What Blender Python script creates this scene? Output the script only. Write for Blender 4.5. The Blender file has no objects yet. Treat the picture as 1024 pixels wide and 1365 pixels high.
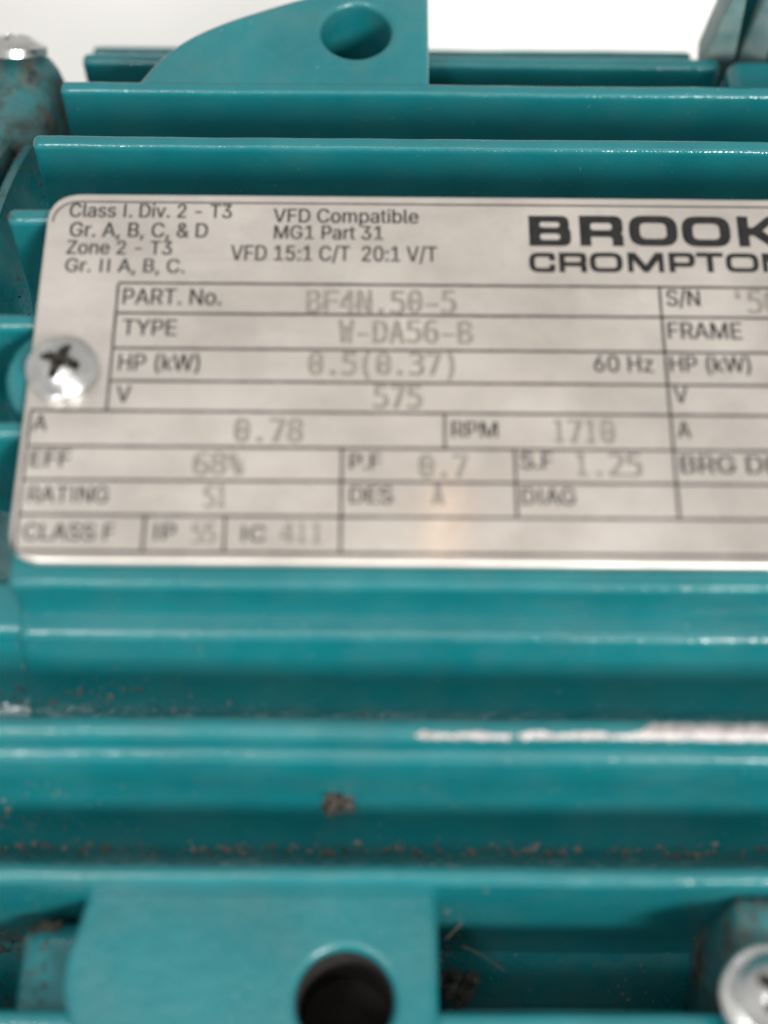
import bpy, bmesh, math, random
from mathutils import Vector, Matrix
from mathutils.geometry import delaunay_2d_cdt

# ---------------------------------------------------------------- set-up
# All lengths below are in "units" of 0.66 mm; S turns them into metres.
S = 0.00066
scene = bpy.context.scene
COL = scene.collection
random.seed(7)

# camera -----------------------------------------------------------------
AXES = [[0.999961, 0.004464, 0.007636], [0.007333, -0.901126, -0.433496], [0.004946, 0.433535, -0.901123]]      # right, down, forward
EYE = [-0.9891, -86.707, 180.2246]
cam_data = bpy.data.cameras.new('camera')
cam = bpy.data.objects.new('camera', cam_data)
COL.objects.link(cam)
r, d, f = (Vector(a) for a in AXES)
mw = Matrix((( r.x, -d.x, -f.x, EYE[0]*S), (r.y, -d.y, -f.y, EYE[1]*S), (r.z, -d.z, -f.z, EYE[2]*S), (0, 0, 0, 1)))
cam.matrix_world = mw
cam_data.sensor_fit = 'VERTICAL'
cam_data.sensor_height = 36.0
cam_data.sensor_width = 27.0
cam_data.lens = 36.0 * 2050.0 / 1365.0
cam_data.clip_start = 0.005
cam_data.clip_end = 100.0
cam_data.dof.use_dof = True
cam_data.dof.focus_distance = 241.0 * S
cam_data.dof.aperture_fstop = 54.07 / (7.0 * S * 1000.0)
scene.camera = cam

# world ------------------------------------------------------------------
world = bpy.data.worlds.new('World')
scene.world = world
world.use_nodes = True
bg = world.node_tree.nodes['Background']
bg.inputs['Color'].default_value = (1.0, 0.97, 0.93, 1)
bg.inputs['Strength'].default_value = 0.76

# lamps of the room, plus one added glint light ---------------------------------------------------------
def area_lamp(name, direction, dist, size, power, colour, target=(0, 20, 0)):
    ld = bpy.data.lights.new(name, 'AREA')
    ld.shape = 'RECTANGLE'
    ld.size, ld.size_y = size[0]*S, size[1]*S
    ld.energy = power
    ld.color = colour
    o = bpy.data.objects.new(name, ld)
    COL.objects.link(o)
    v = Vector(direction).normalized()
    o.location = (Vector(target) + v * dist) * S
    o.rotation_euler = v.to_track_quat('Z', 'Y').to_euler()
    return o
area_lamp('room_lamp', (0.40, -0.70, 0.60), 2400, (540, 540), 33.0, (1.0, 0.97, 0.93))
area_lamp('room_lamp', (-0.28, -0.38, 0.88), 2400, (260, 260), 6.0, (1.0, 0.98, 0.96))

area_lamp('room_lamp', (-0.05, -0.20, 0.98), 2400, (1400, 1000), 4.0, (1.0, 0.985, 0.96))
area_lamp('added_warm_glint', (0.044, 0.4257, 0.9038), 2600, (55, 150), 0.16, (1.0, 0.58, 0.26), (7.8, -1.8, 0))  # added unseen light, only there for the warm glint on the plate

scene.view_settings.view_transform = 'Standard'
scene.view_settings.look = 'None'
scene.view_settings.exposure = 0.0
scene.view_settings.gamma = 1.0
scene.view_settings.use_curve_mapping = False

# ---------------------------------------------------------------- materials
class NT:
    def __init__(self, name):
        self.m = bpy.data.materials.new(name)
        self.m.use_nodes = True
        self.t = self.m.node_tree
        self.b = self.t.nodes['Principled BSDF']
        self.co = self.t.nodes.new('ShaderNodeTexCoord').outputs['Object']
    def n(self, kind, **kw):
        nd = self.t.nodes.new(kind)
        for k, v in kw.items():
            setattr(nd, k, v)
        return nd
    def link(self, a, b):
        self.t.links.new(a, b)
    def noise(self, scale, detail=3, rough=0.55, stretch=None):
        nd = self.n('ShaderNodeTexNoise')
        nd.inputs['Scale'].default_value = scale
        nd.inputs['Detail'].default_value = detail
        nd.inputs['Roughness'].default_value = rough
        if stretch:
            mp = self.n('ShaderNodeMapping')
            mp.inputs['Scale'].default_value = stretch
            self.link(self.co, mp.inputs['Vector'])
            self.link(mp.outputs['Vector'], nd.inputs['Vector'])
        else:
            self.link(self.co, nd.inputs['Vector'])
        return nd.outputs['Fac']
    def ramp(self, fac, a, b, va=0.0, vb=1.0):
        nd = self.n('ShaderNodeMapRange')
        nd.inputs['From Min'].default_value = a
        nd.inputs['From Max'].default_value = b
        nd.inputs['To Min'].default_value = va
        nd.inputs['To Max'].default_value = vb
        self.link(fac, nd.inputs['Value'])
        return nd.outputs['Result']
    def mix(self, fac, c1, c2):
        nd = self.n('ShaderNodeMix', data_type='RGBA')
        for sock, c in ((nd.inputs[6], c1), (nd.inputs[7], c2)):
            if isinstance(c, tuple):
                sock.default_value = (*c, 1)
            else:
                self.link(c, sock)
        if isinstance(fac, float):
            nd.inputs[0].default_value = fac
        else:
            self.link(fac, nd.inputs[0])
        return nd.outputs[2]
    def mul(self, a, b):
        nd = self.n('ShaderNodeMath', operation='MULTIPLY')
        for i, v in enumerate((a, b)):
            if isinstance(v, float):
                nd.inputs[i].default_value = v
            else:
                self.link(v, nd.inputs[i])
        return nd.outputs[0]
    def add(self, a, b):
        nd = self.n('ShaderNodeMath', operation='ADD', use_clamp=True)
        self.link(a, nd.inputs[0]); self.link(b, nd.inputs[1])
        return nd.outputs[0]
    def bump(self, h, strength, dist):
        nd = self.n('ShaderNodeBump')
        nd.inputs['Strength'].default_value = strength
        nd.inputs['Distance'].default_value = dist * S
        self.link(h, nd.inputs['Height'])
        self.link(nd.outputs['Normal'], self.b.inputs['Normal'])
        return nd.outputs['Normal']

U = 1.0 / S     # noise scale for "one feature per unit"
TEAL = (0.004, 0.120, 0.138)
TEAL2 = (0.008, 0.146, 0.164)
DUST = (0.15, 0.155, 0.135)

def teal_paint(name, dust=0.12, grime=0.0, rough=0.14):
    k = NT(name)
    base = k.mix(k.ramp(k.noise(0.06*U, 4), 0.35, 0.7), TEAL, TEAL2)
    # film of pale dust in soft patches
    film = k.mul(k.ramp(k.noise(0.10*U, 5, 0.65), 0.42, 0.75), dust)
    base = k.mix(film, base, DUST)
    # small pale specks
    sp = k.ramp(k.noise(1.1*U, 2, 0.5), 0.735, 0.76)
    sp = k.mul(sp, min(1.0, 0.25 + dust))
    base = k.mix(sp, base, (0.30, 0.32, 0.30))
    if grime:
        g = k.ramp(k.noise(0.085*U, 6, 0.7), 0.62 - 0.3*grime, 0.74 - 0.25*grime)
        g2 = k.mix(k.ramp(k.noise(0.5*U, 4), 0.35, 0.65), (0.016, 0.016, 0.013), (0.085, 0.077, 0.060))
        base = k.mix(k.mul(g, 0.92), base, g2)
    k.link(base, k.b.inputs['Base Color'])
    rr = k.add(k.ramp(k.noise(0.25*U, 4), 0.3, 0.7, rough - 0.06, rough + 0.08), k.mul(film, 0.7))
    if grime:
        rr = k.add(rr, k.mul(g, 0.5))
    k.link(rr, k.b.inputs['Roughness'])
    k.b.inputs['IOR'].default_value = 1.5
    h = k.add(k.mul(k.noise(0.55*U, 2), 0.75), k.mul(k.noise(2.2*U, 2), 0.22))
    k.bump(h, 0.45, 0.28)
    return k.m

M_PAINT = teal_paint('teal_gloss_paint', 0.07)
M_DUSTY = teal_paint('teal_paint_dusty', 0.55, 0.14, 0.30)
M_GRIMY = teal_paint('teal_paint_grimy', 0.45, 0.52, 0.36)
M_FRAME = teal_paint('teal_frame_paint', 0.30, 0.16, 0.26)
M_FILTHY = teal_paint('teal_paint_caked_in_grime', 0.45, 0.68, 0.5)
M_DULL = teal_paint('teal_paint_under_thin_dust', 0.12, 0.0, 0.14)
M_LUG = teal_paint('teal_lug_paint', 0.16, 0.0, 0.24)

def metal_plate():
    k = NT('worn_aluminium_plate')
    n1 = k.noise(0.05*U, 5, 0.6)
    n2 = k.noise(0.35*U, 5, 0.6, (0.12, 1.0, 1.0))
    c = k.mix(k.ramp(n1, 0.3, 0.7), (0.48, 0.45, 0.415), (0.70, 0.66, 0.62))
    c = k.mix(k.mul(k.ramp(k.noise(0.16*U, 6, 0.7), 0.55, 0.75), 0.35), c, (0.40, 0.365, 0.33))
    sc = k.ramp(k.noise(0.8*U, 3, 0.5, (0.04, 1.0, 1.0)), 0.66, 0.72)
    c = k.mix(k.mul(sc, 0.22), c, (0.36, 0.33, 0.29))
    k.link(c, k.b.inputs['Base Color'])
    k.b.inputs['Metallic'].default_value = 0.86
    k.link(k.ramp(n2, 0.25, 0.75, 0.28, 0.46), k.b.inputs['Roughness'])
    k.b.inputs['Coat Weight'].default_value = 0.6
    k.b.inputs['Coat Roughness'].default_value = 0.07
    h = k.add(k.mul(k.noise(0.9*U, 4, 0.6, (0.15, 1, 1)), 0.5), k.mul(k.noise(0.12*U, 3), 0.5))
    k.bump(h, 0.25, 0.30)
    return k.m
M_PLATE = metal_plate()

def ink(name, c, c2, rough=0.65):
    k = NT(name)
    k.link(k.mix(k.ramp(k.noise(0.9*U, 4), 0.35, 0.7), c, c2), k.b.inputs['Base Color'])
    k.b.inputs['Roughness'].default_value = rough
    k.b.inputs['Specular IOR Level'].default_value = 0.25
    return k.m
M_INK = ink('black_ink', (0.008, 0.008, 0.009), (0.018, 0.018, 0.018))
M_INK2 = ink('worn_black_ink', (0.014, 0.013, 0.013), (0.045, 0.041, 0.038))
M_RULE = ink('worn_ruling_ink', (0.035, 0.031, 0.029), (0.08, 0.07, 0.062))
M_STAMP = ink('stamped_figures', (0.165, 0.15, 0.13), (0.25, 0.23, 0.205), 0.5)  # flat marks; the shading of the stamped dents is put into the colour

def zinc():
    k = NT('bright_zinc')
    k.link(k.mix(k.ramp(k.noise(0.3*U, 4), 0.3, 0.7), (0.40, 0.41, 0.41), (0.62, 0.63, 0.63)), k.b.inputs['Base Color'])
    k.b.inputs['Metallic'].default_value = 1.0
    k.link(k.ramp(k.noise(0.5*U, 4), 0.3, 0.7, 0.20, 0.36), k.b.inputs['Roughness'])
    k.bump(k.noise(0.40*U, 3), 0.35, 0.4)
    return k.m
M_ZINC = zinc()

def plain(name, c1, c2, scale, rough, metal=0.0, bump=0.0):
    k = NT(name)
    k.link(k.mix(k.ramp(k.noise(scale*U, 5), 0.35, 0.68), c1, c2), k.b.inputs['Base Color'])
    k.b.inputs['Roughness'].default_value = rough
    k.b.inputs['Metallic'].default_value = metal
    if bump:
        k.bump(k.noise(scale*1.5*U, 4), 0.6, bump)
    return k.m
def scraped():
    k = NT('bare_scraped_aluminium')
    st = k.noise(1.6*U, 4, 0.6, (0.35, 1.0, 1.0))
    k.link(k.mix(k.ramp(st, 0.32, 0.62), (0.14, 0.13, 0.13), (0.44, 0.415, 0.41)), k.b.inputs['Base Color'])
    k.b.inputs['Metallic'].default_value = 0.7
    k.link(k.ramp(st, 0.3, 0.7, 0.35, 0.6), k.b.inputs['Roughness'])
    k.bump(st, 0.8, 0.25)
    return k.m
M_CHIP = scraped()
M_DIRT = plain('dry_brown_dirt', (0.022, 0.020, 0.016), (0.088, 0.080, 0.064), 0.6, 0.9, 0.0, 0.4)
M_CRUMB = plain('dust_crumbs', (0.030, 0.030, 0.026), (0.23, 0.23, 0.205), 0.16, 0.85)
M_FIBRE = plain('dry_straw', (0.10, 0.085, 0.06), (0.19, 0.16, 0.12), 0.3, 0.8)
M_PALE = plain('teal_paint_under_pale_dust', (0.10, 0.20, 0.205), (0.26, 0.32, 0.31), 0.12, 0.6)
M_BORE = plain('bore_darkness', (0.005, 0.0045, 0.004), (0.016, 0.013, 0.010), 0.5, 0.85, 0, 0.4)  # near-black, so the lug holes read dark by colour
M_RECESS_SHADE = plain('recess_shade_metal', (0.06, 0.053, 0.045), (0.24, 0.22, 0.19), 0.8, 0.5, 0.7, 0.3)  # shade of the screw recess put into the colour
M_TABLE = plain('white_laminate', (0.80, 0.80, 0.785), (0.84, 0.84, 0.825), 0.01, 0.45)

# ---------------------------------------------------------------- helpers
BASE = Vector((4, 22, -236.0))
def finish(me, name, mat, parent, smooth=38):
    if mat and not me.materials:
        me.materials.append(mat)
    if smooth:
        for p in me.polygons:
            p.use_smooth = True
        me.set_sharp_from_angle(angle=math.radians(smooth))
    o = bpy.data.objects.new(name, me)
    COL.objects.link(o)
    if parent is not None:
        o.parent = parent
        if parent.type == 'EMPTY':
            o.location = -BASE * S
    return o

def mesh_obj(name, bm, mat, parent=None, smooth=38, scale=True):
    bmesh.ops.recalc_face_normals(bm, faces=bm.faces[:])
    if scale:
        bmesh.ops.scale(bm, vec=(S, S, S), verts=bm.verts[:])
    me = bpy.data.meshes.new(name)
    bm.to_mesh(me)
    bm.free()
    return finish(me, name, mat, parent, smooth)

def arc(cx, cy, rad, a0, a1, n):
    return [(cx + rad*math.cos(math.radians(a0 + (a1-a0)*i/n)), cy + rad*math.sin(math.radians(a0 + (a1-a0)*i/n))) for i in range(n+1)]

def loft_x(bm, prof, x0, x1, rend=0.9, seg=4, nx=1):
    """closed (y,z) outline run along x, with rounded ends"""
    n = len(prof)
    nor = []
    area = sum(prof[i][0]*prof[(i+1) % n][1] - prof[(i+1) % n][0]*prof[i][1] for i in range(n))
    sg = 1 if area > 0 else -1
    for i in range(n):
        a, b, c = prof[i-1], prof[i], prof[(i+1) % n]
        t1 = Vector((b[0]-a[0], b[1]-a[1])).normalized()
        t2 = Vector((c[0]-b[0], c[1]-b[1])).normalized()
        t = t1 + t2
        t = t.normalized() if t.length > 1e-6 else t1
        nor.append(Vector((t.y, -t.x)) * sg)
    ring = [(x0 + rend*(1-math.cos(a)), rend*(1-math.sin(a))) for a in [math.pi/2*i/seg for i in range(seg+1)]]
    mid = [(x0 + rend + (x1-x0-2*rend)*j/nx, 0.0) for j in range(1, nx)]
    right = [(x0 + x1 - x, o) for x, o in ring[::-1]]
    loops = []
    for x, off in ring + mid + right:
        loops.append([bm.verts.new((x, p[0]-nn.x*off, p[1]-nn.y*off)) for p, nn in zip(prof, nor)])
    for A, B in zip(loops, loops[1:]):
        for i in range(n):
            bm.faces.new((A[i], A[(i+1) % n], B[(i+1) % n], B[i]))
    bm.faces.new(loops[0]); bm.faces.new(loops[-1][::-1])

def flat_shape(name, splines, thick, bevel, z_top, mat, parent, cyc_res=3, smooth=38):
    """filled 2-D outline(s), later ones holes, with real thickness and rounded rims"""
    cu = bpy.data.curves.new(name, 'CURVE')
    cu.dimensions = '2D'
    cu.fill_mode = 'BOTH'
    cu.extrude = max(0.0, thick/2 - bevel) * S
    cu.bevel_depth = bevel * S
    cu.bevel_resolution = cyc_res
    cu.offset = -bevel * S
    for pts in splines:
        sp = cu.splines.new('POLY')
        sp.points.add(len(pts)-1)
        for q, p in zip(sp.points, pts):
            q.co = (p[0]*S, p[1]*S, 0, 1)
        sp.use_cyclic_u = True
    tmp = bpy.data.objects.new('tmp', cu)
    COL.objects.link(tmp)
    dg = bpy.context.evaluated_depsgraph_get()
    me = bpy.data.meshes.new_from_object(tmp.evaluated_get(dg))
    bpy.data.objects.remove(tmp)
    bpy.data.curves.remove(cu)
    me.name = name
    me.materials.clear()
    me.transform(Matrix.Translation((0, 0, (z_top - thick/2)*S)))
    return finish(me, name, mat, parent, smooth)

def revolve(bm, prof, centre, axis='Z', n=40):
    """(radius, height) outline spun about an axis through centre"""
    loops = []
    for rr, h in prof:
        lp = []
        for i in range(n):
            a = 2*math.pi*i/n
            if axis == 'Z':
                lp.append(bm.verts.new((centre[0]+rr*math.cos(a), centre[1]+rr*math.sin(a), centre[2]+h)))
            else:
                lp.append(bm.verts.new((centre[0]+h, centre[1]+rr*math.cos(a), centre[2]+rr*math.sin(a))))
        loops.append(lp)
    for A, B in zip(loops, loops[1:]):
        for i in range(n):
            bm.faces.new((A[i], A[(i+1) % n], B[(i+1) % n], B[i]))
    bm.faces.new(loops[0][::-1]); bm.faces.new(loops[-1])

def rounded_poly(pts, rad, n=6):
    out = []
    m = len(pts)
    for i in range(m):
        rr = rad[i] if isinstance(rad, (list, tuple)) else rad
        p, a, b = Vector(pts[i]), Vector(pts[i-1]), Vector(pts[(i+1) % m])
        if rr <= 0:
            out.append(tuple(p)); continue
        u, v = (a-p).normalized(), (b-p).normalized()
        ang = u.angle(v)
        dd = min(rr/math.tan(ang/2), (a-p).length*0.49, (b-p).length*0.49)
        q0, q1 = p+u*dd, p+v*dd
        for j in range(n+1):
            t = j/n
            out.append(tuple(q0*(1-t)**2 + p*2*t*(1-t) + q1*t*t))
    return out

# ---------------------------------------------------------------- setting: the white table top
bm = bmesh.new()
loft = [(-2600, -262), (-2600, -238), (2600, -238), (2600, -262)]
loft_x(bm, loft, -2600, 2600, 4, 3)
table = mesh_obj('table_top', bm, M_TABLE)
table['kind'] = 'structure'
table['label'] = 'plain white table top far below the motor'

# ---------------------------------------------------------------- the motor
motor = bpy.data.objects.new('electric_motor', None)
COL.objects.link(motor)
motor.location = BASE * S
motor.empty_display_size = 0.02
motor['label'] = 'glossy teal finned electric motor with a silver rating plate screwed on'
motor['category'] = 'electric motor'

YC, ZC, RD = 22.0, -123.5, 103.0
def drum_z(y):
    return ZC + math.sqrt(max(1.0, RD*RD - (y-YC)**2))

# round frame under the fins, with a raised band at its left end
bm = bmesh.new()
prof = [(20, -63), (110.2, -63), (110.6, -62.4), (110.4, -61.4), (109.4, -61.0), (105.0, -57.6), (RD+1.2, -56.0), (RD+0.8, -54.5)]
prof += [(RD+0.8, -48.6), (RD+0.7, -47.7), (RD+0.5, -47.1), (RD+0.2, -46.6), (RD, -45.6)]
prof += [(RD, -45.6 + 126*i/6) for i in range(1, 7)] + [(RD+2, 82), (RD+2, 90), (20, 90)]
revolve(bm, prof, (0, YC, ZC), 'X', 160)
mesh_obj('frame_drum', bm, M_FRAME, motor, 30)

# end shield, left
bm = bmesh.new()
prof = [(15, -100), (96, -100)] + [(104 + 8*math.sin(math.radians(a)), -92 - 8*math.cos(math.radians(a))) for a in range(10, 91, 16)]
prof += [(112, -67.5), (111.6, -66.2), (110.6, -65.4), (15, -65.4)]
revolve(bm, prof, (0, YC, ZC), 'X', 160)
mesh_obj('end_shield', bm, M_DUSTY, motor, 30)

# cooling fins -----------------------------------------------------------------
def fin_profile(y, zt, t, draft, step=None, rt=1.0, fillet=(4.5, 6.0), zfloor=None):
    fw, fh = fillet
    sw = step[1] if step else 0.0
    zf = drum_z(y - t/2 - draft - fw - sw) - 0.5
    zb = drum_z(y + t/2 + draft + 4) - 0.5
    if zfloor is not None:
        zf = zfloor
    rt = min(rt, t/2 - 0.05)
    yf = y - t/2
    k = yf - draft - sw
    A9 = (11, 22, 34, 45, 56, 67, 78, 90)
    p = [(k-fw-0.2, zf-28), (k-fw, zf)]
    p += [(k-fw + fw*math.sin(math.radians(a)), zf + fh*(1-math.cos(math.radians(a)))) for a in A9]
    if step:                        # a rounded shoulder on the front face
        zs, w = step
        q = min(w, 1.8)
        p += [(yf-draft*0.4-w + q*(1-math.cos(math.radians(a))), zs - q + q*math.sin(math.radians(a))) for a in (0, 18, 36, 54, 72, 90)]
        if w > q + 0.4:
            p += [(yf-0.35, zs+0.12)]
        p += [(yf-0.12, zs+0.5)]
    p += arc(yf+rt, zt-rt, rt, 180, 90, 6)
    p += arc(y+t/2-rt, zt-rt, rt, 90, 0, 6)
    yb = y + t/2
    p += [(yb+draft+4.0 - 4.0*math.sin(math.radians(a)), zb + 6.0*(1-math.cos(math.radians(a)))) for a in A9[::-1] + (0,)]
    p += [(yb+draft+4.2, zf-28)]
    return p

def waver(bm, y):                   # cast fins are never dead straight
    ph = y*1.7
    for v in bm.verts:
        x = v.co.x
        v.co.y += 0.06*math.sin(x*0.11 + ph) + 0.025*math.sin(x*0.43 + 2.1*ph)
        v.co.z += 0.05*math.sin(x*0.083 + 1.3*ph) + 0.020*math.sin(x*0.37 + ph)

def fin(y, zt, x0, x1, t=2.7, draft=0.9, step=None, mat=M_PAINT, rend=1.0, rt=1.0, fillet=(4.5, 6.0), zfloor=None):
    bm = bmesh.new()
    loft_x(bm, fin_profile(y, zt, t, draft, step, rt, fillet, zfloor), x0, x1, rend, 4, 48)
    waver(bm, y)
    return mesh_obj('cooling_fin', bm, mat, motor, 50)

fin(124.0, -51.0, -57.0, 60)
fin(108.4, -36.0, -55.0, -34)
fin(108.4, -36.0, 5.5, 61)
fin(89.3, -21.6, -54.6, 84)
fin(67.8, -9.3, -54.6, 84)
fin(48.0, -1.7, -54.6, 84)
fin(30.0, -1.7, -58.0, 84)
fin(13.0, -1.7, -58.0, 84)
fin(-7.0, -1.8, -48.4, 84, 6.0, 1.6, (-10.2, 3.6), fillet=(9.0, 8.5), mat=M_DULL, zfloor=-21.5)
fin(-9.2, -10.6, -64.0, -40.0, 8.6, 0.9, fillet=(9.6, 8.5), rt=1.8, mat=M_DULL, zfloor=-21.6)
chip_fin = fin(-26.9, -7.0, -62.0, 84, 3.0, 1.0, (-11.2, 1.5), rt=1.25, fillet=(8.5, 17.0), mat=M_DULL, zfloor=-31.5)
fin(-43.6, -15.0, -62.0, 84, 2.6, 1.0, rt=1.2, fillet=(7.0, 16.0), mat=M_DULL)
fin(-60.4, -24.0, -62.0, -39.0, 2.8, 1.0)
fin(-60.4, -24.0, 5.5, 46.5, 2.8, 1.0)
fin(-76.0, -36.0, -62.0, 60, 2.8, 1.0)

# scraped edge: bare metal showing along the fin below the plate
bm = bmesh.new()
path = [(-26.9 + 1.0, -7.0), (-26.9 + 0.4, -7.0)] + arc(-26.9 - 1.5 + 1.25, -7.0 - 1.25, 1.25, 90, 176, 12)
cum = [0.0]
for a, b in zip(path, path[1:]):
    cum.append(cum[-1] + math.hypot(b[0]-a[0], b[1]-a[1]))
def path_at(s):
    s *= cum[-1]
    for i in range(len(path)-1):
        if s <= cum[i+1] or i == len(path)-2:
            t = (s-cum[i])/(cum[i+1]-cum[i])
            y, z = (path[i][j]*(1-t) + path[i+1][j]*t for j in (0, 1))
            break
    v = Vector((y + 26.9 - 0.2, z + 8.6)).normalized() * 0.07
    return y + v.x, z + v.y
rnd = random.Random(3)
rows = []
x = 4.0
while x < 84:
    n1, n2 = rnd.uniform(-1, 1), rnd.uniform(-1, 1)
    if x < 32.5:
        grow = min(1.0, (x-4.0)/1.2)
        gap = 0.10 if abs(x - 16.5) < 0.5 else 0.0
        s0, s1 = 0.50 + 0.06*n1 + 0.05*math.sin(x*0.9) + gap, 0.76 + 0.07*n2 - gap*0.8
        m = (s0+s1)/2
        s0, s1 = m + (s0-m)*grow, m + (s1-m)*grow
    else:
        g = min(1.0, (x-32.5)/1.5)
        s0, s1 = 0.48 - 0.36*g + 0.04*n1, 0.79 + 0.06*n2
    rows.append([bm.verts.new((x, *path_at(s0 + (s1-s0)*j/7))) for j in range(8)])
    x += 0.35
for A, B in zip(rows, rows[1:]):
    for j in range(7):
        bm.faces.new((A[j], B[j], B[j+1], A[j+1]))
waver(bm, -26.9)
chip = mesh_obj('bare_metal_scrape', bm, M_CHIP, chip_fin, 60)
chip['label'] = 'bright bare metal scraped along the fin edge'

# mounting lugs with bored holes ----------------------------------------------
def circle(cx, cy, rr, n=48):
    return [(cx + rr*math.cos(-2*math.pi*i/n), cy + rr*math.sin(-2*math.pi*i/n)) for i in range(n)]
def smooth_pts(pts, n=6):
    out = []
    for i in range(len(pts)-1):
        p0, p1, p2, p3 = (Vector(pts[max(0, min(len(pts)-1, i+k))]) for k in (-1, 0, 1, 2))
        for j in range(n):
            t = j/n
            out.append(tuple(0.5*((2*p1) + (p2-p0)*t + (2*p0-5*p1+4*p2-p3)*t*t + (3*p1-p0-3*p2+p3)*t*t*t)))
    out.append(pts[-1])
    return out
edge = smooth_pts([(-42.6, 89.2), (-41.6, 90.8), (-38.2, 96.3), (-33.6, 100.8), (-27.7, 104.4), (-21.5, 107.2), (-14.5, 110.0), (-6, 112.6), (2, 114), (7.4, 114.2)])
flat_shape('mounting_lug', [edge + [(7.4, 89.2)], circle(-5.1, 102.4, 5.9)], 46, 1.2, -22.0, M_LUG, motor, 4)
edge = smooth_pts([(7.4, -84), (2, -84), (-10, -82.5), (-22, -79), (-31, -72), (-37, -65), (-40.2, -58.5), (-40.6, -53), (-39.2, -48), (-38, -42)])
flat_shape('mounting_lug', [edge + [(7.4, -42)], circle(-4.6, -58.0, 6.3)], 46, 1.1, -22.6, M_LUG, motor, 4)
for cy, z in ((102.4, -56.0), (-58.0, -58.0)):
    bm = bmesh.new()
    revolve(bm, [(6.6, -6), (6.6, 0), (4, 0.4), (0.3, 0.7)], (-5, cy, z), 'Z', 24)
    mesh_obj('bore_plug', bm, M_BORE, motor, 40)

# added near-black tube: the darkness inside the near hole is put into its colour
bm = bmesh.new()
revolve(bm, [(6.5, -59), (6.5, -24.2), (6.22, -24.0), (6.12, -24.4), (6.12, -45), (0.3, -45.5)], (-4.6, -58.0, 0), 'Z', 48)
mesh_obj('bore_dark_tube', bm, M_BORE, motor, 40)

# blocks with soft corners, for the bolt bosses -------------------------------
def soft_block(name, lo, hi, rad, mat, taper=0.0, seg=4):
    bm = bmesh.new()
    bmesh.ops.create_cube(bm, size=1.0)
    c = [(a+b)/2 for a, b in zip(lo, hi)]
    for v in bm.verts:
        top = v.co.z > 0
        for i in range(3):
            w = hi[i]-lo[i] - (2*taper if top and i < 2 else 0)
            v.co[i] = c[i] + v.co[i]*w
    es = [e for e in bm.edges if max(v.co.z for v in e.verts) > c[2]]
    bmesh.ops.bevel(bm, geom=es, offset=rad, segments=seg, profile=0.5, affect='EDGES')
    return mesh_obj(name, bm, mat, motor, 40)

soft_block('bolt_boss', (44.6, -84, -60), (84, -44.6, -19.0), 1.6, M_FILTHY, 0.6)
soft_block('bolt_boss', (-86, 84, -60), (-56.0, 111, -31.0), 5.0, M_FILTHY, 3.0)
soft_block('bolt_boss', (60.5, 92, -70), (90, 106, -31.0), 2.5, M_PAINT, 0.4)
soft_block('bolt_boss', (63.0, 113, -70), (90, 124, -6.0), 2.0, M_PAINT, 1.0)
# lower step of the casting that carries the near lug
soft_block('lug_web', (-50.5, -84, -70), (-30, -44.6, -28.5), 3.0, M_DULL, 2.5)

# tapered gusset ribs beside the far right lug
def rib(base, top, back):
    bm = bmesh.new()
    fr = [bm.verts.new(p) for p in base + top]
    bk = [bm.verts.new((p[0]+back[0], p[1]+back[1], p[2])) for p in base + top]
    n = len(fr)
    bm.faces.new(fr); bm.faces.new(bk[::-1])
    for i in range(n):
        bm.faces.new((fr[i], bk[i], bk[(i+1) % n], fr[(i+1) % n]))
    bmesh.ops.bevel(bm, geom=bm.edges[:], offset=0.35, segments=2, profile=0.5, affect='EDGES')
    return mesh_obj('gusset_rib', bm, M_PALE, motor, 40)
rib([(58.2, 111.8, -44), (64.8, 111.8, -44)], [(61.2, 107.0, -10), (60.2, 107.0, -10)], (1.2, 9))
rib([(64.8, 112.6, -44), (69.8, 108.8, -44)], [(67.0, 107.0, -10), (65.6, 107.6, -10)], (2.0, 9))

# screw boss under the plate
bm = bmesh.new()
revolve(bm, [(9.2, -26), (8.6, -4.0), (8.3, -2.4), (7.4, -1.6), (3, -1.5)], (-43.7, 21.6, 0), 'Z', 40)
mesh_obj('screw_boss', bm, M_PAINT, motor, 40)

# ---------------------------------------------------------------- nameplate
PX0, PX1, PY0, PY1 = -48.4, 76.0, -7.5, 50.7
outline = rounded_poly([(PX0, PY0), (PX1, PY0), (PX1, PY1), (PX0, PY1)], [5.0, 5.0, 5.0, 5.0], 8)
plate = flat_shape('nameplate', [outline], 1.3, 0.55, 0.0, M_PLATE, motor, 4, 30)
plate['label'] = 'silver rating plate with black printed table and stamped figures'

def sub(name, me, mat, smooth=0):
    o = finish(me, name, mat, plate, smooth)
    return o

# ruled lines of the printed table
ROWS = [35.28, 30.28, 24.60, 19.42, 14.75, 9.35, 4.35, -0.75, -5.95]
def rule(x0, y0, x1, y1, w=0.42):
    bm = bmesh.new()
    rnd = random.Random(int((x0*31 + y0*17 + x1*7)*10))
    L = math.hypot(x1-x0, y1-y0)
    n = max(2, int(L/1.5))
    ux, uy = (x1-x0)/L, (y1-y0)/L
    A, B = [], []
    for i in range(n+1):
        t = i/n
        a, b = w/2*rnd.uniform(0.82, 1.1), w/2*rnd.uniform(0.82, 1.1)
        px, py = x0+(x1-x0)*t, y0+(y1-y0)*t
        A.append(bm.verts.new((px - uy*a, py + ux*a, 0.035)))
        B.append(bm.verts.new((px + uy*b, py - ux*b, 0.035)))
    for i in range(n):
        bm.faces.new((B[i], B[i+1], A[i+1], A[i]))
    return mesh_obj('table_rule', bm, M_RULE, plate, 0)
XR = 75.0
rule(-37.3, ROWS[0], XR, ROWS[0])
for i in (1, 2, 3):
    rule(-37.05, ROWS[i], XR, ROWS[i])
rule(-47.5, ROWS[4], XR, ROWS[4])
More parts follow.
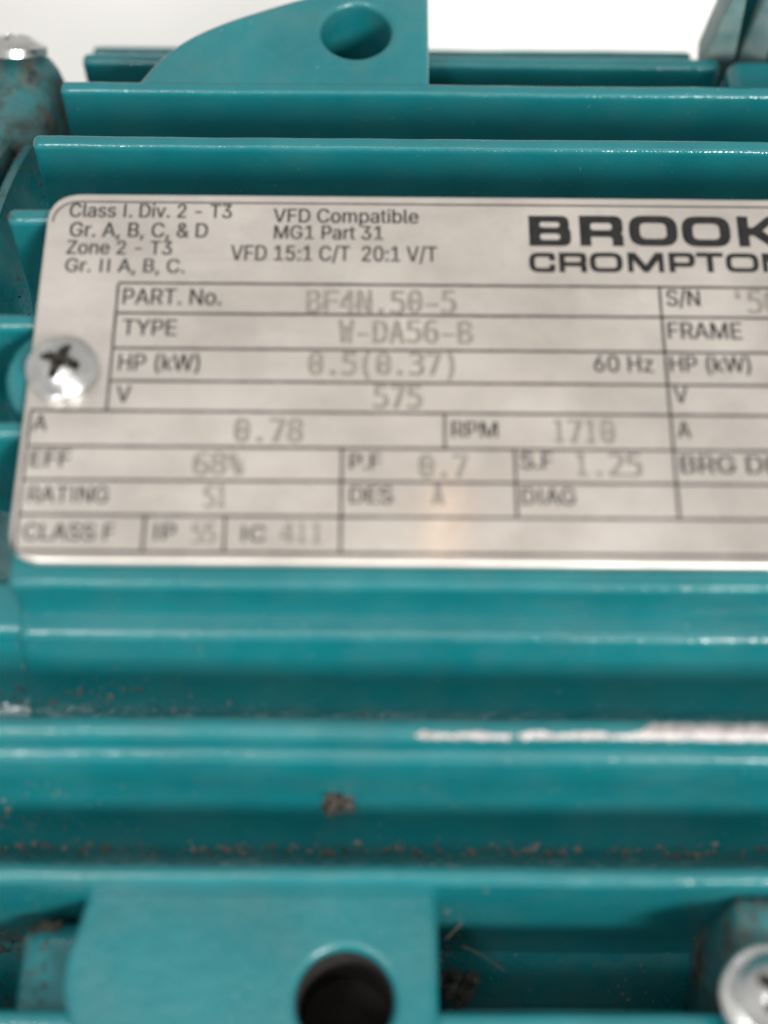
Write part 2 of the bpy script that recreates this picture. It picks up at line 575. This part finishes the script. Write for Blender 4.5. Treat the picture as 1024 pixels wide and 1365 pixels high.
for i in (5, 6, 7):
    rule(-47.2, ROWS[i], XR, ROWS[i])
rule(-47.5, ROWS[8], XR, ROWS[8], 0.46)
H = 0.24
def vrule(x, r0, r1):
    rule(x, ROWS[r0]-H, x, ROWS[r1]+H)
vrule(-37.28, 0, 4); vrule(-47.4, 4, 8); vrule(38.4, 0, 7)
vrule(8.05, 4, 5); vrule(-5.6, 5, 8); vrule(17.3, 5, 7); vrule(-31.0, 7, 8); vrule(-20.6, 7, 8)
# pressed border line along the top, turning down at the corner
pts = [(PX0+0.9, 45.6), (PX0+1.0, 46.6), (PX0+1.5, 47.7), (PX0+2.4, 48.6), (PX0+3.6, 49.05), (PX0+5.0, 49.15)]
pts += [(PX0+5+i*5.0, 49.15) for i in range(1, 24)]
bm = bmesh.new()
A, B = [], []
for i, p in enumerate(pts):
    a, b = Vector(pts[max(0, i-1)]), Vector(pts[min(len(pts)-1, i+1)])
    u = (b-a).normalized()
    w = 0.14
    A.append(bm.verts.new((p[0]-u.y*w, p[1]+u.x*w, 0.03))); B.append(bm.verts.new((p[0]+u.y*w, p[1]-u.x*w, 0.03)))
for i in range(len(pts)-1):
    bm.faces.new((B[i], B[i+1], A[i+1], A[i]))
mesh_obj('border_line', bm, M_RULE, plate, 0)

# lettering -------------------------------------------------------------------
_glyph = {}
def bundled_font(name):
    import os
    try:
        return bpy.data.fonts.load(os.path.join(bpy.utils.system_resource('DATAFILES'), 'fonts', name))
    except Exception:
        return None
SANS = bundled_font('Inter.woff2')
MONO = bundled_font('DejaVuSansMono.woff2')
def text_mesh(txt, bold=0.0, font=None):
    key = (txt, bold, font.name if font else '')
    if key in _glyph:
        return _glyph[key].copy()
    cu = bpy.data.curves.new('txt', 'FONT')
    cu.body = txt
    cu.size = 1.0
    if font:
        cu.font = font
    cu.resolution_u = 3
    cu.offset = bold
    tmp = bpy.data.objects.new('tmp', cu)
    COL.objects.link(tmp)
    cu.fill_mode = 'NONE'
    dg = bpy.context.evaluated_depsgraph_get()
    wire = bpy.data.meshes.new_from_object(tmp.evaluated_get(dg))
    bpy.data.objects.remove(tmp); bpy.data.curves.remove(cu)
    co = [Vector((v.co.x, v.co.y)) for v in wire.vertices]
    ed = [tuple(e.vertices) for e in wire.edges]
    bpy.data.meshes.remove(wire)
    me = bpy.data.meshes.new('glyph')
    if co:
        vs, _, fs, _, _, _ = delaunay_2d_cdt(co, ed, [], 0, 1e-6)
        def inside(p):                      # even-odd test against the outline
            k = False
            for i_, j_ in ed:
                a_, b_ = co[i_], co[j_]
                if (a_.y > p.y) != (b_.y > p.y) and p.x < a_.x + (p.y-a_.y)*(b_.x-a_.x)/(b_.y-a_.y):
                    k = not k
            return k
        fs = [f_ for f_ in fs if inside((vs[f_[0]] + vs[f_[1]] + vs[f_[2]])/3)]
        me.from_pydata([(v.x, v.y, 0) for v in vs], [], [tuple(f_) for f_ in fs])
        for p in me.polygons:
            if p.normal.z < 0:
                p.flip()
    _glyph[key] = me
    return me.copy()
def span(me, ax):
    v = [p.co[ax] for p in me.vertices]
    return min(v), max(v)
CAP = span(text_mesh('H', 0, SANS), 1)[1]
MCAP = span(text_mesh('H', 0, MONO), 1)[1]

LABELS = [
  ('Class I. Div. 2 - T3', -45.26, -22.00, 46.47, 2.37),
  ('Gr. A, B, C, & D', -44.94, -25.25, 43.06, 2.47),
  ('Zone 2 - T3', -45.09, -30.17, 40.08, 2.31),
  ('Gr. II A, B, C.', -45.01, -28.19, 37.04, 2.28),
  ('VFD Compatible', -16.07, 4.73, 45.83, 2.37),
  ('MG1 Part 31', -15.86, -0.30, 42.94, 2.34),
  ('VFD 15:1 C/T  20:1 V/T', -21.86, 7.34, 39.23, 2.56),
  ('PART. No.', -36.50, -22.76, 31.73, 2.61),
  ('TYPE', -36.21, -28.69, 26.69, 2.56),
  ('HP (kW)', -36.28, -25.18, 21.07, 2.62),
  ('V', -36.19, -34.17, 16.11, 2.56),
  ('A', -46.91, -45.02, 11.66, 2.40),
  ('EFF', -46.65, -41.33, 6.27, 2.46),
  ('RATING', -46.49, -35.96, 1.02, 2.40),
  ('CLASS F', -46.50, -34.75, -4.35, 2.35),
  ('IP', -29.63, -26.84, -4.25, 2.35),
  ('IC', -18.33, -15.24, -4.37, 2.24),
  ('60 Hz', 28.51, 36.69, 21.41, 2.62),
  ('RPM', 8.94, 15.14, 11.13, 2.40),
  ('P.F', -4.57, -0.42, 6.18, 2.35),
  ('DES', -4.50, 1.17, 1.23, 2.41),
  ('S.F', 17.98, 22.34, 6.48, 2.46),
  ('DIAG', 18.00, 25.05, 1.21, 2.41),
  ('S/N', 39.24, 43.95, 32.16, 2.62),
  ('FRAME', 39.04, 49.29, 26.79, 2.68),
  ('HP (kW)', 38.94, 50.00, 21.52, 2.51),
  ('V', 39.08, 41.01, 16.66, 2.46),
  ('A', 39.17, 40.97, 11.26, 2.52),
  ('BRG DE', 39.15, 52.43, 6.03, 2.57),
]
STAMPS = [
  ('BF4N.50-5', -11.06, 10.06, 30.65, 3.72),
  ('W-DA56-B', -6.50, 12.25, 25.80, 3.65),
  ('0.5(0.37)', -10.48, 10.10, 20.64, 3.57),
  ('575', -1.58, 5.28, 15.51, 3.50),
  ('0.78', -20.18, -10.71, 10.22, 3.53),
  ('1710', 22.21, 30.90, 10.35, 3.54),
  ('68%', -25.36, -18.37, 5.24, 3.34),
  ('0.7', 4.52, 11.23, 5.16, 3.35),
  ('1.25', 24.96, 34.16, 5.45, 3.35),
  ('S1', -23.53, -20.41, 0.53, 3.17),
  ('A', 6.16, 7.82, 1.20, 2.96),
  ("'56", 48.13, 55.14, 31.14, 3.73),
  ('55', -24.79, -21.60, -4.63, 2.88),
  ('411', -13.50, -7.71, -4.53, 2.88),
]
LOGO = [
  ('B', 20.48, 26.45, 42.10, 5.21),
  ('R', 27.73, 33.91, 42.17, 5.22),
  ('O', 34.77, 41.71, 42.24, 5.22),
  ('O', 42.34, 49.28, 42.19, 5.22),
  ('K', 50.35, 56.76, 42.26, 5.22),
  ('C', 20.31, 24.01, 37.61, 3.32),
  ('R', 24.54, 28.45, 37.65, 3.32),
  ('O', 28.87, 33.53, 37.70, 3.32),
  ('M', 34.27, 39.34, 37.75, 3.32),
  ('P', 40.08, 43.79, 37.80, 3.32),
  ('T', 44.00, 47.81, 37.84, 3.32),
  ('O', 48.13, 52.79, 37.89, 3.19),
  ('N', 53.32, 57.56, 37.93, 3.19),
]

_adv = {}
HH = span(text_mesh('HH', 0, SANS), 0)[1]
def advance(ch):
    if ch == 'I':
        return 0.262
    if ch not in _adv:
        _adv[ch] = span(text_mesh('H' + ch + 'H', 0, SANS), 0)[1] - HH
    return _adv[ch]
def label_mesh(txt):
    """one line of upright sans lettering, stroke a little heavier than the font's own"""
    bm = bmesh.new()
    x = 0.0
    for ch in txt:
        if ch == 'I':
            q = [bm.verts.new((x+px, py, 0.0)) for px, py in ((0.085, 0), (0.177, 0), (0.177, CAP), (0.085, CAP))]
            bm.faces.new(q)
        elif ch != ' ':
            for dx, dz in ((-0.015, 0.0), (0.0, 0.003), (0.015, 0.006)):
                me = text_mesh(ch, 0, SANS)
                me.transform(Matrix.Translation((x + dx, 0, dz)))
                bm.from_mesh(me)
                bpy.data.meshes.remove(me)
        x += advance(ch)
    me = bpy.data.meshes.new('lettering')
    bm.to_mesh(me)
    bm.free()
    return me
for txt, x0, x1, yb, cap in LABELS:
    me = label_mesh(txt)
    a, b = span(me, 0)
    sx, sy = (x1-x0)/(b-a), cap/CAP
    me.transform(Matrix.Translation((x0*S, yb*S, 0.03*S)) @ Matrix.Diagonal((sx*S, sy*S, 3*S, 1)) @ Matrix.Translation((-a, 0, 0)))
    sub('lettering', me, M_INK2)

for txt, x0, x1, yb, cap in STAMPS:
    n = len(txt)
    pitch = (x1-x0)/n if n > 1 else (x1-x0)
    wid = pitch*0.80
    bm = bmesh.new()
    for i, ch in enumerate(txt):
        a, b = span(text_mesh(ch, 0, MONO), 0)
        if ch in ".'-()":
            w = {'.': 0.22, "'": 0.2, '-': 0.75, '(': 0.42, ')': 0.42}[ch] * wid
        elif ch == '1':
            w = 0.55*wid
        else:
            w = wid
        cx = x0 + pitch*(i+0.5) + random.uniform(-0.05, 0.05)
        dy = random.uniform(-0.08, 0.08)
        for ox, oy, oz in ((-0.19, 0.0, 0.018), (-0.06, 0.05, 0.021), (0.06, -0.05, 0.024), (0.19, 0.0, 0.027)):
            me = text_mesh(ch, 0, MONO)
            me.transform(Matrix.Translation(((cx-w/2+ox)*S, (yb+dy+oy)*S, oz*S)) @ Matrix.Diagonal((w/(b-a)*S, cap/MCAP*S, S, 1)) @ Matrix.Translation((-a, 0, 0)))
            bm.from_mesh(me)
            bpy.data.meshes.remove(me)
    mesh_obj('stamped_figures', bm, M_STAMP, plate, 0, scale=False)

def logo_splines(ch, w, h, heavy):
    v = (0.30 if heavy else 0.25)*h     # upright strokes
    t = (0.235 if heavy else 0.215)*h   # level strokes
    R = 0.30*h
    ri = 0.10*h
    if ch == 'O':
        return [rounded_poly([(0, 0), (w, 0), (w, h), (0, h)], 0.42*h), rounded_poly([(v, t), (v, h-t), (w-v, h-t), (w-v, t)], 0.18*h)]
    if ch == 'C':
        return [rounded_poly([(0, 0), (w, 0), (w, .40*h), (w-v, .40*h), (w-v, t), (v, t), (v, h-t), (w-v, h-t), (w-v, .60*h), (w, .60*h), (w, h), (0, h)],
                             [.42*h, .36*h, 0, 0, .1*h, .16*h, .16*h, .1*h, 0, 0, .36*h, .42*h])]
    if ch == 'B':
        g = 0.40*h - t*0.5
        return [rounded_poly([(0, 0), (w, 0), (w, .52*h), (w*.965, .54*h), (w*.965, h), (0, h)], [0, R, .2*h, .2*h, R, 0]),
                rounded_poly([(v, t*.85), (v, .41*h), (w-v, .41*h), (w-v, t*.85)], ri),
                rounded_poly([(v, .61*h), (v, h-t*.85), (w-v, h-t*.85), (w-v, .61*h)], ri)]
    if ch == 'R':
        return [rounded_poly([(0, 0), (v, 0), (v, .30*h), (w-v, .30*h), (w-v, 0), (w, 0), (w, .34*h), (w*.96, .42*h), (w, .50*h), (w, h), (0, h)],
                             [0, 0, 0, .1*h, 0, 0, .15*h, 0, .12*h, R, 0]),
                rounded_poly([(v, .52*h), (v, h-t), (w-v, h-t), (w-v, .52*h)], ri)]
    if ch == 'P':
        return [rounded_poly([(0, 0), (v, 0), (v, .27*h), (w, .27*h), (w, h), (0, h)], [0, 0, 0, R, R, 0]),
                rounded_poly([(v, .49*h), (v, h-t), (w-v, h-t), (w-v, .49*h)], ri)]
    if ch == 'K':
        return [[(0, 0), (v, 0), (v, .37*h), (v+.12*h, .37*h), (w-v*1.25, 0), (w, 0), (.55*w, .53*h), (w*.97, h), (w-v*1.3, h), (v+.12*h, .63*h), (v, .63*h), (v, h), (0, h)]]
    if ch == 'M':
        return [[(0, 0), (v*.9, 0), (v*.9, .62*h), (w/2-.10*h, 0), (w/2+.10*h, 0), (w-v*.9, .62*h), (w-v*.9, 0), (w, 0), (w, h), (w-v*1.35, h), (w/2, .36*h), (v*1.35, h), (0, h)]]
    if ch == 'T':
        return [[(w/2-v/2, 0), (w/2+v/2, 0), (w/2+v/2, h-t), (w, h-t), (w, h), (0, h), (0, h-t), (w/2-v/2, h-t)]]
    if ch == 'N':
        return [[(0, 0), (v*.9, 0), (v*.9, .60*h), (w-v*1.2, 0), (w, 0), (w, h), (w-v*.9, h), (w-v*.9, .40*h), (v*1.2, h), (0, h)]]
for i, (ch, x0, x1, yb, h) in enumerate(LOGO):
    sp = [[(x0+p[0], yb+p[1]) for p in s] for s in logo_splines(ch, x1-x0, h, i < 5)]
    flat_shape('logo_letter', sp, 0.05, 0.0, 0.055, M_INK, plate, 0, 0)

# ---------------------------------------------------------------- screws
def cross_screw(cx, cy, cz, R, hgt, rot, washer=0.0, parent=motor, mat=M_ZINC, tilt=0.0):
    bm = bmesh.new()
    nr, na = 34, 96
    rings = []
    for i in range(nr+1):
        ring = []
        q = i/nr
        rr = R*min(1.0, q/0.88)
        for j in range(na):
            a = 2*math.pi*j/na
            if q <= 0.88:
                z = hgt*(1 - 0.66*(rr/R)**2.1)
                u, v = rr*math.cos(a+rot)/R, rr*math.sin(a+rot)/R
                def arm(p, s):
                    k = max(0.0, 1 - (abs(s)/(0.17 - 0.10*abs(p)))**4) if abs(s) < 0.17 - 0.10*abs(p) else 0.0
                    return k * max(0.0, 1 - (abs(p)/0.56)**5)
                dp = max(arm(u, v), arm(v, u))
                core = max(0.0, 1 - (math.hypot(u, v)/0.27)**2)
                z -= hgt*(0.80*dp + 0.10*core)
            else:
                z = hgt*0.38*(1 - (q-0.88)/0.12)
            if i == 0:
                ring.append(None); continue
            ring.append(bm.verts.new((cx+rr*math.cos(a), cy+rr*math.sin(a), cz+z)))
        rings.append(ring)
    c = bm.verts.new((cx, cy, cz + hgt*(1-0.90)))
    for j in range(na):
        bm.faces.new((c, rings[1][j], rings[1][(j+1) % na]))
    for A, B in zip(rings[1:], rings[2:]):
        for j in range(na):
            bm.faces.new((A[j], B[j], B[(j+1) % na], A[(j+1) % na]))
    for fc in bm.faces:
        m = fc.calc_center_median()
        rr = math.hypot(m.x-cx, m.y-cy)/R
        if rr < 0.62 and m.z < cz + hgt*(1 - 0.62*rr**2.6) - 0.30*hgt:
            fc.material_index = 1  # recess faces take the darker shade colour
    if tilt:
        bmesh.ops.rotate(bm, cent=(cx, cy, cz), matrix=Matrix.Rotation(tilt, 3, 'X'), verts=bm.verts[:])
    s = mesh_obj('screw', bm, mat, parent, 60)
    s.data.materials.append(M_RECESS_SHADE)
    if washer:
        bm = bmesh.new()
        revolve(bm, [(R*0.6, -1.4), (washer-0.3, -1.4), (washer, -1.1), (washer, -0.4), (washer-0.35, -0.05), (R*0.6, 0.0)], (cx, cy, cz), 'Z', 48)
        mesh_obj('washer', bm, mat, s, 40)
    return s
s = cross_screw(-43.6, 20.8, 0.0, 4.9, 3.5, 0.35)
s['label'] = 'zinc cross-head screw at the left end of the plate'
s = cross_screw(48.7, -57.8, -17.6, 5.2, 4.4, 0.6, 6.5)
s['label'] = 'zinc cross-head screw with washer at the lower right'
s = cross_screw(-66.0, 104.5, -31.0, 6.0, 3.6, 0.2, tilt=-0.72)
s['label'] = 'zinc screw on the grimy boss at the upper left'

# ---------------------------------------------------------------- dirt lying on the motor
def lump(bm, c, r, rnd, squash=0.7, sub_=1):
    geo = bmesh.ops.create_icosphere(bm, subdivisions=sub_, radius=1.0)
    ax = Matrix.Rotation(rnd.uniform(0, 6.28), 3, Vector((rnd.uniform(-1, 1), rnd.uniform(-1, 1), rnd.uniform(-1, 1))).normalized())
    sc = Vector((rnd.uniform(0.6, 1.4), rnd.uniform(0.5, 1.1), rnd.uniform(0.4, 0.9)*squash))
    for v in geo['verts']:
        k = rnd.uniform(0.65, 1.2)
        p = ax @ Vector((v.co.x*sc.x*k, v.co.y*sc.y*k, v.co.z*sc.z*k))
        v.co = Vector(c) + p*r

rnd = random.Random(11)
bm = bmesh.new()
def crumbs(n, fx, fy, fz, r0, r1):
    for _ in range(n):
        x = fx(); y = fy()
        r = r0 + (r1-r0)*rnd.random()**2.5
        lump(bm, (x, y, fz(x, y) + r*0.25), r, rnd)
from mathutils.bvhtree import BVHTree
_v, _p = [], []
for o in motor.children:
    if o.name.startswith(('cooling_fin', 'frame_drum', 'end_shield', 'bolt_boss', 'lug_web', 'mounting_lug')):
        k = len(_v)
        _v += [v.co / S for v in o.data.vertices]
        _p += [tuple(k + i for i in p.vertices) for p in o.data.polygons]
SURF = BVHTree.FromPolygons(_v, _p)
def on_motor(x, y):                 # height of the surface below the open air
    h = SURF.ray_cast(Vector((x, y, 5.0)), Vector((0, 0, -1)))
    return h[0].z if h[0] else -60.0
# trough below the scraped fin: a broken line of crumbs against the next fin
def clumpy_x(x0, x1, cs):
    def g():
        if rnd.random() < 0.72:
            c = rnd.choice(cs)
            return c + rnd.gauss(0, 2.2)
        return rnd.uniform(x0, x1)
    return g
LINE = clumpy_x(-58, 58, [-52, -48, -45, -40, -33, -25, -20, -14, -8, -4, 0, 4, 10, 14, 19, 24, 34, 42, 52])
crumbs(520, LINE, lambda: -37.0 + rnd.gauss(0, 0.45), on_motor, 0.06, 0.62)
crumbs(900, LINE, lambda: -36.8 + rnd.gauss(0, 0.8), on_motor, 0.04, 0.17)
crumbs(120, lambda: -52 + abs(rnd.gauss(0, 9)), lambda: rnd.uniform(-35, -31), on_motor, 0.06, 0.35)
# trough above the scraped fin, mostly at the left end
crumbs(110, lambda: -56 + abs(rnd.gauss(0, 20)), lambda: -18.6 + rnd.gauss(0, 0.8), on_motor, 0.06, 0.55)
crumbs(260, lambda: -56 + abs(rnd.gauss(0, 22)), lambda: -18.2 + rnd.gauss(0, 1.5), on_motor, 0.04, 0.2)
crumbs(60, lambda: rnd.uniform(-58, -10), lambda: rnd.uniform(-16, -9), on_motor, 0.06, 0.28)
# pocket right of the lower lug
crumbs(160, lambda: 8.2 + abs(rnd.gauss(0, 1.8)), lambda: -50 + rnd.gauss(0, 3.0), on_motor, 0.08, 0.5)
crumbs(90, lambda: rnd.uniform(9, 44), lambda: -51.5 + rnd.gauss(0, 1.6), on_motor, 0.06, 0.3)
crumbs(40, lambda: rnd.uniform(-50, 84), lambda: rnd.uniform(-44, -42), on_motor, 0.04, 0.12)
dirt = mesh_obj('dirt_crumbs', bm, M_CRUMB, None, 0)
dirt['kind'] = 'stuff'
dirt['label'] = 'brown dirt crumbs lying in the troughs between the fins'

bm = bmesh.new()
# around the lower left recess, the upper left boss and the right boss
crumbs(900, lambda: -42.5 - abs(rnd.gauss(0, 7.0)), lambda: -47.2 + rnd.gauss(0, 0.8), on_motor, 0.06, 0.55)
crumbs(200, lambda: rnd.uniform(-58, -44), lambda: rnd.uniform(-58, -48), on_motor, 0.06, 0.5)
crumbs(260, lambda: rnd.uniform(-74, -57), lambda: 80 + rnd.gauss(0, 2.0), on_motor, 0.06, 0.45)
crumbs(160, lambda: rnd.uniform(45, 58), lambda: -46.5 + rnd.gauss(0, 1.2), on_motor, 0.06, 0.45)
crumbs(130, lambda: -55 + rnd.gauss(0, 1.8), lambda: rnd.uniform(34, 48), on_motor, 0.06, 0.4)
packed = mesh_obj('packed_dirt', bm, M_DIRT, None, 0)
packed['kind'] = 'stuff'
packed['label'] = 'dark brown dirt packed around the bolt bosses at the motor ends'

def clump(name, c, r, n, mat, label, spread=(1, 1, 1)):
    bm = bmesh.new()
    for _ in range(n):
        p = [c[i] + rnd.gauss(0, 0.45)*r*spread[i] for i in range(3)]
        lump(bm, p, r*rnd.uniform(0.08, 0.34), rnd, 1.0, 2)
    o = mesh_obj(name, bm, mat, None, 0)
    o['label'] = label
    o['category'] = 'dirt'
    return o
clump('dirt_clump', (-5.8, -32.4, -22.5), 2.1, 70, M_DIRT, 'brown crumbly clump stuck below the scraped fin edge', (1.1, 0.8, 1.0))
clump('dirt_clump', (10.6, -52.4, -46.0), 3.6, 34, M_DIRT, 'brown lump of dirt in the corner right of the lower lug', (0.8, 1.0, 0.5))

# dry straw-like fibres caught in the corners
def fibre(p0, p1, bend, rad, label):
    bm = bmesh.new()
    P = [Vector(p0), (Vector(p0)+Vector(p1))/2 + Vector(bend), Vector(p1)]
    n, k = 10, 6
    loops = []
    for i in range(n+1):
        t = i/n
        c = P[0]*(1-t)**2 + P[1]*2*t*(1-t) + P[2]*t*t
        d = ((P[1]-P[0])*(1-t) + (P[2]-P[1])*t).normalized()
        a = d.cross(Vector((0.1, 0.2, 1))).normalized(); b = d.cross(a)
        rr = rad*(1 - 0.5*t)
        loops.append([bm.verts.new(c + (a*math.cos(2*math.pi*j/k) + b*math.sin(2*math.pi*j/k))*rr) for j in range(k)])
    for A, B in zip(loops, loops[1:]):
        for j in range(k):
            bm.faces.new((A[j], A[(j+1) % k], B[(j+1) % k], B[j]))
    bm.faces.new(loops[0][::-1]); bm.faces.new(loops[-1])
    o = mesh_obj('straw_fibre', bm, M_FIBRE, None, 60)
    o['label'] = label
    o['category'] = 'fibre'
fibre((9.0, -47.6, -37.5), (11.6, -45.4, -35.0), (0.2, 0, 0.4), 0.17, 'short dry straw in the upper corner right of the lower lug')
fibre((11.4, -48.2, -39.5), (17.5, -51.2, -42.0), (0, 0.6, 0.9), 0.10, 'long thin fibre lying across the pocket floor')
